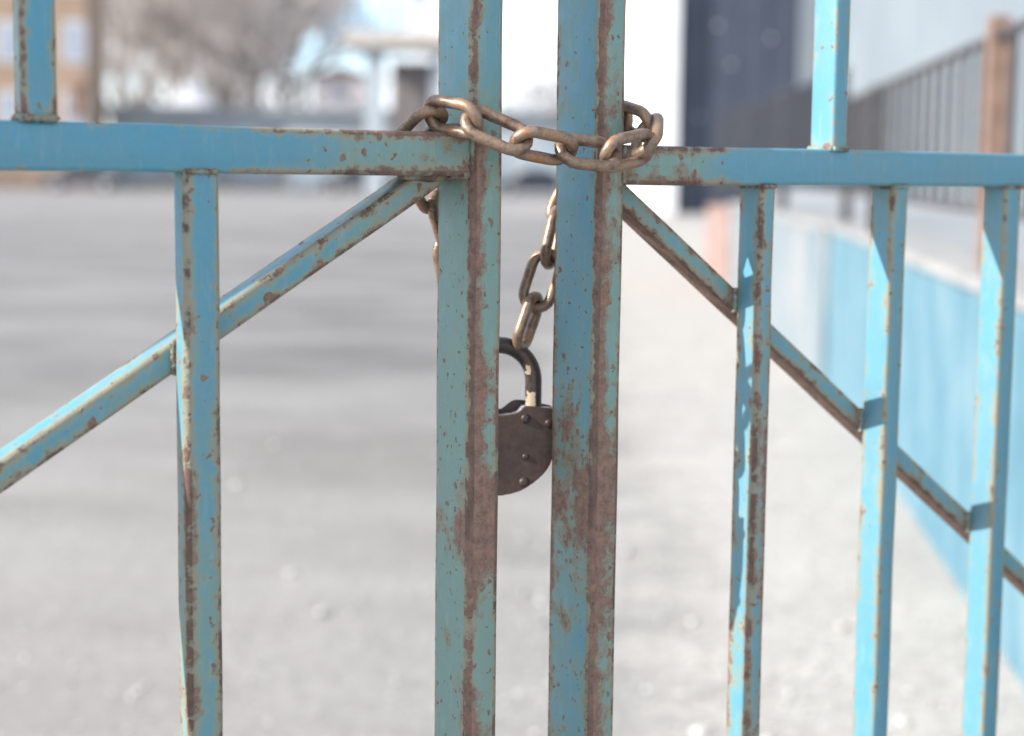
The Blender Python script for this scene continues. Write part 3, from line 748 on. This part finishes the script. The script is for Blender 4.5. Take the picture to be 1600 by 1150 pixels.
# long pale building on the right, and its dark sheet-metal end block
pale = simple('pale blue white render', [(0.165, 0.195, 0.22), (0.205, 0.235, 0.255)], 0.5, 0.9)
hall = empty('white_hall', (6.0, 20, 0)); tag(hall, 'long pale blue white hall behind the railing on the right', 'building')
HX = lambda y: 3.6+0.1*y
def hallw(name, pts, z0_, z1_, mat, par=hall):
    o = wall_prism(name, [(x-par.location.x, y-par.location.y) for x, y in pts], z0_, z1_, mat, par); return o
hallw('wall', [(HX(1.0), 1.0), (HX(1.0)+9, 1.0), (HX(44)+9, 44), (HX(44), 44)], -0.05, 9.0, pale)
hallw('roof', [(HX(1.0)-0.5, 0.5), (HX(1.0)+9.5, 0.5), (HX(44)+9.5, 44.5), (HX(44)-0.5, 44.5)], 9.003, 9.3, simple('grey roof sheet', [(0.2, 0.21, 0.22), (0.3, 0.3, 0.31)], 3))
dark = simple('slate blue sheet metal', [(0.040, 0.050, 0.075), (0.055, 0.068, 0.098)], 0.6, 0.6)
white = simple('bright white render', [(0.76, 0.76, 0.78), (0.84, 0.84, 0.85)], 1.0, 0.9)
blk = empty('warehouse_block', (at(1150, 300, 60).x, 60, 0)); tag(blk, 'tall warehouse end with dark slate sheet door between white pilasters', 'building')
X0 = at(1008, 200, 60).x; X1 = at(1056, 200, 60).x; X2 = at(1245, 200, 60).x; X3 = at(1290, 200, 60).x
def bb(name, x0_, x1_, y0_, y1_, z0_, z1_, mat, par):
    L_ = par.location; bm = boxm(x0_-L_.x, x1_-L_.x, y0_-L_.y, y1_-L_.y, z0_-L_.z, z1_-L_.z); return obj(name, bm, mat, par)
bb('wall', X0+0.1, X3+3, 60.4, 75, -0.05, 12, white, blk)
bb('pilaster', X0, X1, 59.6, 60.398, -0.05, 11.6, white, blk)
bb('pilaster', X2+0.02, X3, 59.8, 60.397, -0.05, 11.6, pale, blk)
wdt = (X2-X1)/4
for k in range(4):
    bb('sheet_panel', X1+0.006+k*wdt, X1+(k+1)*wdt-0.02, 60.0+0.02*(k % 2), 60.39, 0.05, 11.6, dark, blk)
bb('lintel', X0-0.1, X3+0.1, 59.55, 60.39, 11.61, 12.3, white, blk)
for (px, py) in ((1123, 40), (1143, 100), (1092, 183), (1205, 60)):
    p = at(px, py, 59.93); bm = bmesh.new()
    bmesh.ops.create_uvsphere(bm, u_segments=8, v_segments=6, radius=0.06, matrix=Matrix.Translation(p-Vector(blk.location)+Vector((0, 0.06, 0))))
    obj('bolt', bm, simple('pale bolt', [(0.6, 0.6, 0.62), (0.7, 0.7, 0.72)], 5, 0.3), blk)  # pale colour stands in for glints on the sheet panels

# ------------------------------------------------------------------ far side of the yard
Yf = 104.0
# tan apartment building at the far left
tan_m = simple('tan render', [(0.27, 0.19, 0.135), (0.34, 0.245, 0.18)], 0.4, 0.9)
gls = simple('window glass', [(0.25, 0.28, 0.34), (0.32, 0.35, 0.41)], 0.5, 0.15)
frm = simple('window frame', [(0.62, 0.62, 0.62), (0.7, 0.7, 0.7)], 1, 0.6)
ap = empty('apartment_building', (at(60, 263, Yf).x, Yf, 0)); tag(ap, 'tan apartment building with pale windows at the far left', 'building')
xr = at(134, 100, Yf).x
bb('wall', xr-15, xr, Yf, Yf+5, -0.05, 22, tan_m, ap)
bb('roof', xr-15.4, xr+0.4, Yf-0.4, Yf+5.4, 22.003, 22.5, simple('dark roof felt', [(0.1, 0.1, 0.11), (0.15, 0.15, 0.16)], 1), ap)
wx = at(116, 65, Yf).x
for i in range(5):
    for j in range(5):
        x = wx - i*3.9; z = at(122, 68, Yf).z - 9.0 + j*3.1*1.0
        z = at(122, 66, Yf).z + (j-2)*4.1
        if z < 1.5 or z > 20: continue
        L_ = ap.location
        fo = obj('window', boxm(x-0.68-L_.x, x+0.68-L_.x, -0.06, 0.0, z-1.2, z+1.2), frm, ap)
        obj('pane', boxm(x-0.58-L_.x, x+0.58-L_.x, -0.075, -0.061, z-1.1, z+1.1), gls, fo)
bb('entrance_door', at(113, 160, Yf).x, at(133, 160, Yf).x, Yf-0.08, Yf-0.002, at(120, 186, Yf).z, at(120, 128, Yf).z, simple('brown door', [(0.14, 0.07, 0.04), (0.2, 0.1, 0.06)], 2), ap)

# low garages along the far side
gar_m = simple('grey blue garage wall', [(0.20, 0.225, 0.25), (0.42, 0.45, 0.47)], 0.22, 0.8)
doorm = simple('pale garage door', [(0.26, 0.32, 0.37), (0.36, 0.42, 0.47)], 0.5, 0.6)
grow = empty('garage_row', (at(430, 263, Yf+4).x, Yf+4, 0)); tag(grow, 'long low grey blue garage row across the far side of the yard', 'building')
gx0 = xr+0.5; gx1 = at(985, 263, Yf+4).x; gt = at(400, 176, Yf+4).z
bb('wall', gx0, gx1, Yf+4, Yf+10, -0.05, gt, gar_m, grow)
bb('roof', gx0-0.3, gx1+0.3, Yf+3.5, Yf+10.4, gt+0.003, gt+0.35, simple('pale roof edge', [(0.25, 0.27, 0.29), (0.36, 0.38, 0.4)], 1), grow)
n = 9
for k in range(n):
    x = gx0+1.6+(gx1-gx0-3.2)*k/(n-1)
    d = bb('garage_door', x-1.2, x+1.2, Yf+3.93, Yf+3.997, 0.02, 2.7, doorm, grow)

# pale sheds and roofs showing above the garages
def shed(px0, px1, py_top, Y, wallm, roofm, lab, eave=0.6, depth=6):
    x0_ = at(px0, 200, Y).x; x1_ = at(px1, 200, Y).x; zt = at(px0, py_top, Y).z; ze = zt - eave*2
    s = empty('shed', ((x0_+x1_)/2, Y, 0)); tag(s, lab, 'shed', 'sheds behind the garages')
    bb('wall', x0_, x1_, Y, Y+depth, -0.05, ze, wallm, s)
    bm = bmesh.new(); hwd = (x1_-x0_)/2+0.2
    v = [bm.verts.new(p) for p in ((-hwd, -0.3, ze+0.003), (hwd, -0.3, ze+0.003), (0, -0.3, zt), (-hwd, depth+0.3, ze+0.003), (hwd, depth+0.3, ze+0.003), (0, depth+0.3, zt))]
    for f in ((0,1,2), (3,5,4), (0,2,5,3), (1,4,5,2), (0,3,4,1)): bm.faces.new([v[i] for i in f])
    bmesh.ops.recalc_face_normals(bm, faces=bm.faces[:])
    obj('roof', bm, roofm, s)
    obj('window', boxm(-0.5, 0.5, -0.05, -0.002, ze-1.6, ze-0.7), gls, s)
    return s
rw = simple('snowy white roof', [(0.8, 0.8, 0.82), (0.86, 0.86, 0.88)], 1)
shed(256, 326, 128, Yf+14, white, rw, 'larger white gabled shed left of centre above the garages', 1.1)
shed(232, 262, 158, Yf+12, white, rw, 'small bright white shed just left of the larger gabled one', 0.4, 4)
pinkw = simple('pinkish white render', [(0.66, 0.58, 0.56), (0.78, 0.72, 0.70)], 0.8)
redr = simple('dark red roof', [(0.24, 0.10, 0.09), (0.32, 0.16, 0.14)], 1)
shed(488, 578, 103, Yf+22, pinkw, redr, 'pinkish white house with a dark red roof under the blue sky gap', 0.35, 8)
# dark hedges in front of the garages
hedge_m = simple('grey brown hedge', [(0.10, 0.09, 0.085), (0.20, 0.18, 0.16)], 0.9, 0.95, 8)
def hedge(px0, px1, py_top, Y, lab, seed):
    x0_ = at(px0, 260, Y).x; x1_ = at(px1, 260, Y).x; zt = at((px0+px1)/2, py_top, Y).z
    h = empty('hedge', ((x0_+x1_)/2, Y, 0)); tag(h, lab, 'hedge', 'hedges along the garages')
    rnd = random.Random(seed); bm = bmesh.new(); n = int((x1_-x0_)*zt*60)
    for i in range(min(n, 9000)):
        x = rnd.uniform(x0_, x1_)-h.location.x; z = rnd.random()*zt*(0.85+0.15*sin(x*1.3+seed)); y = rnd.uniform(-0.5, 0.5)
        s = rnd.uniform(0.04, 0.10); a = Vector((rnd.uniform(-1,1), rnd.uniform(-1,1), rnd.uniform(-1,1))).normalized(); b_ = a.orthogonal().normalized(); p = Vector((x, y, z))
        bm.faces.new([bm.verts.new(p+a*s), bm.verts.new(p+b_*s), bm.verts.new(p-a*s), bm.verts.new(p-b_*s)])
    obj('foliage', bm, hedge_m, h)
    bm = bmesh.new(); k = 0
    x = x0_
    while x < x1_:
        tube_path(bm, [Vector((x-h.location.x, 0, -0.05)), Vector((x-h.location.x+0.1, 0, zt*0.8))], 0.04, 5); x += 0.9
    o = obj('stems', bm, iron, h); o['kind'] = 'stuff'
hedge(-40, 700, 268, Yf-3, 'long grey brown hedge in front of the garages', 3)
hedge(505, 566, 138, Yf+18, 'tall bush in front of the pinkish house', 5)

# canopy kiosk with its white column
kx0 = at(541, 60, 92).x; kx1 = at(700, 60, 92).x
ka = empty('canopy', ((kx0+kx1)/2, 92, 0)); tag(ka, 'flat pale canopy on white columns left of the chained posts', 'canopy')
colm = simple('pale blue white column', [(0.34, 0.38, 0.41), (0.42, 0.46, 0.49)], 1)
beige = simple('beige fascia', [(0.40, 0.36, 0.32), (0.48, 0.44, 0.40)], 1)
bb('canopy_roof', kx0, kx1, 90, 96, at(600, 76, 92).z, at(600, 52, 92).z, beige, ka)
for (a, b_) in ((574, 600), (676, 694)):
    bb('column', at(a, 100, 92).x, at(b_, 100, 92).x, 91, 92, -0.05, at(600, 76.2, 92).z, colm, ka)
bb('kiosk', at(612, 100, 93).x, at(674, 100, 93).x, 93, 95.5, -0.05, at(600, 96, 93).z, simple('dark kiosk', [(0.13, 0.115, 0.115), (0.24, 0.215, 0.21)], 0.6), ka)
bb('kiosk_window', at(625, 100, 93).x, at(665, 100, 93).x, 92.9, 92.997, 1.6, 3.2, gls, ka)

# parked cars by the far garages
def car(px, Y, col, lab, rz=0.0):
    p = at(px, 263, Y); c = empty('parked_car', (p.x, Y, 0), rz); tag(c, lab, 'car', 'cars parked by the garages')
    cm = bpy.data.materials.new('car paint'); cm.use_nodes = True
    g = N(cm.node_tree); b_ = cm.node_tree.nodes['Principled BSDF']; nz = g.noise(g.n('ShaderNodeTexCoord').outputs['Object'], 2)
    g.l(g.mix(nz, col, tuple(k*0.8 for k in col)), b_.inputs['Base Color']); b_.inputs['Roughness'].default_value = 0.25
    side = [(-2.1,0.3),(-2.15,0.75),(-1.95,0.9),(-1.1,0.98),(-0.55,1.42),(0.75,1.45),(1.45,1.02),(2.05,0.92),(2.15,0.6),(2.1,0.3)]
    bm = bmesh.new(); a = [bm.verts.new((x, -0.82, z)) for x, z in side]; d = [bm.verts.new((x, 0.82, z)) for x, z in side]
    bm.faces.new(a); bm.faces.new(list(reversed(d)))
    for i in range(len(side)): bm.faces.new((a[i], d[i], d[(i+1) % len(side)], a[(i+1) % len(side)]))
    bmesh.ops.recalc_face_normals(bm, faces=bm.faces[:]); bmesh.ops.bevel(bm, geom=bm.edges[:], offset=0.06, segments=2, affect='EDGES')
    obj('body', bm, cm, c)
    for s in (-1, 1):
        bm = bmesh.new(); v = [bm.verts.new((x, s*0.832, z)) for x, z in ((-0.95,0.99),(-0.5,1.34),(0.68,1.36),(1.2,1.0))]; f = bm.faces.new(v)
        bmesh.ops.solidify(bm, geom=[f], thickness=0.01); obj('side_window', bm, simple('dark glass', [(0.03,0.03,0.04),(0.05,0.05,0.06)], 1, 0.1), c)
    for x in (-1.3, 1.35):
        for s in (-1, 1):
            bm = bmesh.new(); bmesh.ops.create_cone(bm, cap_ends=True, segments=20, radius1=0.32, radius2=0.32, depth=0.2, matrix=Matrix.Translation((x, s*0.76, 0.32)) @ Matrix.Rotation(pi/2, 4, 'X'))
            wo = obj('wheel', bm, simple('tyre', [(0.02,0.02,0.02),(0.03,0.03,0.03)], 1), c)
            bm = bmesh.new(); bmesh.ops.create_cone(bm, cap_ends=True, segments=16, radius1=0.19, radius2=0.19, depth=0.02, matrix=Matrix.Translation((x, s*0.872, 0.32)) @ Matrix.Rotation(pi/2, 4, 'X'))
            obj('rim', bm, simple('rim', [(0.4,0.4,0.4),(0.5,0.5,0.5)], 1, 0.4), wo)
car(836, 92, (0.05, 0.06, 0.08), 'dark grey car seen in the gap between the meeting posts')
car(560, 97, (0.10, 0.11, 0.13), 'dark car under the canopy left of the posts')
car(130, 97, (0.12, 0.12, 0.14), 'dark car in front of the tan apartment building')

p = at(799, 263, 98); cone = empty('traffic_cone', (p.x, 98, 0)); tag(cone, 'small orange traffic cone far off in the gap between the meeting posts', 'cone')
om = simple('orange plastic', [(0.60, 0.16, 0.05), (0.7, 0.22, 0.08)], 3, 0.5)
bm = bmesh.new(); bmesh.ops.create_cone(bm, cap_ends=True, segments=20, radius1=0.30, radius2=0.05, depth=0.95, matrix=Matrix.Translation((0, 0, 0.52))); obj('cone_body', bm, om, cone, True)
obj('cone_base', boxm(-0.38, 0.38, -0.38, 0.38, 0.0, 0.045, 0.01), om, cone)

# ------------------------------------------------------------------ bare trees
bark = simple('grey brown bark', [(0.22, 0.19, 0.175), (0.30, 0.265, 0.245)], 3, 0.95)
twig = simple('pale twigs', [(0.44, 0.395, 0.37), (0.58, 0.53, 0.50)], 3, 0.95)
def tree_meshes(seed, H):
    rnd = random.Random(seed); tb = bmesh.new(); cb = bmesh.new()
    def grow(p, d, L, r, depth):
        n = 3; pts = [p]; rads = [r]
        for i in range(n):
            d = (d + Vector((rnd.uniform(-1,1), rnd.uniform(-1,1), rnd.uniform(-0.5,0.9)))*0.13).normalized()
            pts.append(pts[-1]+d*L/n); rads.append(r*(1-0.35*(i+1)/n))
        tube_path(tb if depth < 2 else cb, pts, rads, 7 if depth < 2 else 3)
        if depth >= 6: return
        k = 4 if depth < 1 else (3 if depth < 5 else 4)
        for j in range(k):
            t = pts[-1] if j < 2 else pts[rnd.randint(1, n)]
            ax = Vector((rnd.uniform(-1,1), rnd.uniform(-1,1), rnd.uniform(-0.2,0.6)))
            nd = (d*0.9 + ax.normalized()*rnd.uniform(0.55, 0.95)).normalized()
            grow(t, nd, L*rnd.uniform(0.62, 0.80), max(0.028, rads[-1]*rnd.uniform(0.55, 0.72)), depth+1)
    grow(Vector((0, 0, -0.1)), Vector((0, 0, 1)), H*0.27, H*0.022, 0)
    out_ = []
    for nm, b_, m_ in (('trunk', tb, bark), ('crown', cb, twig)):
        me = bpy.data.meshes.new(nm); b_.to_mesh(me); b_.free(); me.materials.append(m_); out_.append(me)
    return out_
protos = [tree_meshes(s, 14) for s in (11, 23, 37)]
tl_ = [(190, 128, 1.25, 'bare tree closest to the tan apartment building'), (235, 140, 1.35, 'bare tree behind the small white shed'),
       (290, 126, 1.30, 'bare tree rising behind the larger gabled shed'), (338, 142, 1.4, 'bare tree just right of the larger gabled shed'),
       (385, 127, 1.3, 'bare tree in the middle of the grove'), (430, 138, 1.35, 'bare tree right of the middle of the grove'),
       (478, 122, 1.2, 'bare tree at the right end of the grove beside the blue sky'),
       (318, 158, 1.25, 'tree in the second row behind the gap right of the gabled shed'), (405, 160, 1.2, 'tree in the second row behind the middle of the grove'), (205, 156, 1.15, 'tree in the second row just right of the tan building'), (440, 165, 1.2, 'tree in the second row near the right end of the grove'), (650, 150, 0.6, 'small bare tree behind the canopy'), (845, 150, 0.9, 'faint bare tree between the meeting posts'), (1000, 140, 1.3, 'bare tree left of the white pilaster'), (262, 150, 1.1, 'tall bare tree at the back of the grove, on its left'), (365, 152, 1.2, 'tallest bare tree at the back of the grove')]
for i, (px, Y, s, lab) in enumerate(tl_):
    p = at(px, 263, Y); t = empty('bare_tree', (p.x, Y, 0), i*1.3); s *= 1.0 if px in (650, 845) else 1.5; t.scale = (s, s, s); tag(t, lab, 'tree', 'bare trees beyond the yard')
    for nm, me in zip(('trunk', 'crown'), protos[i % 3]): obj(nm, me, None, t)
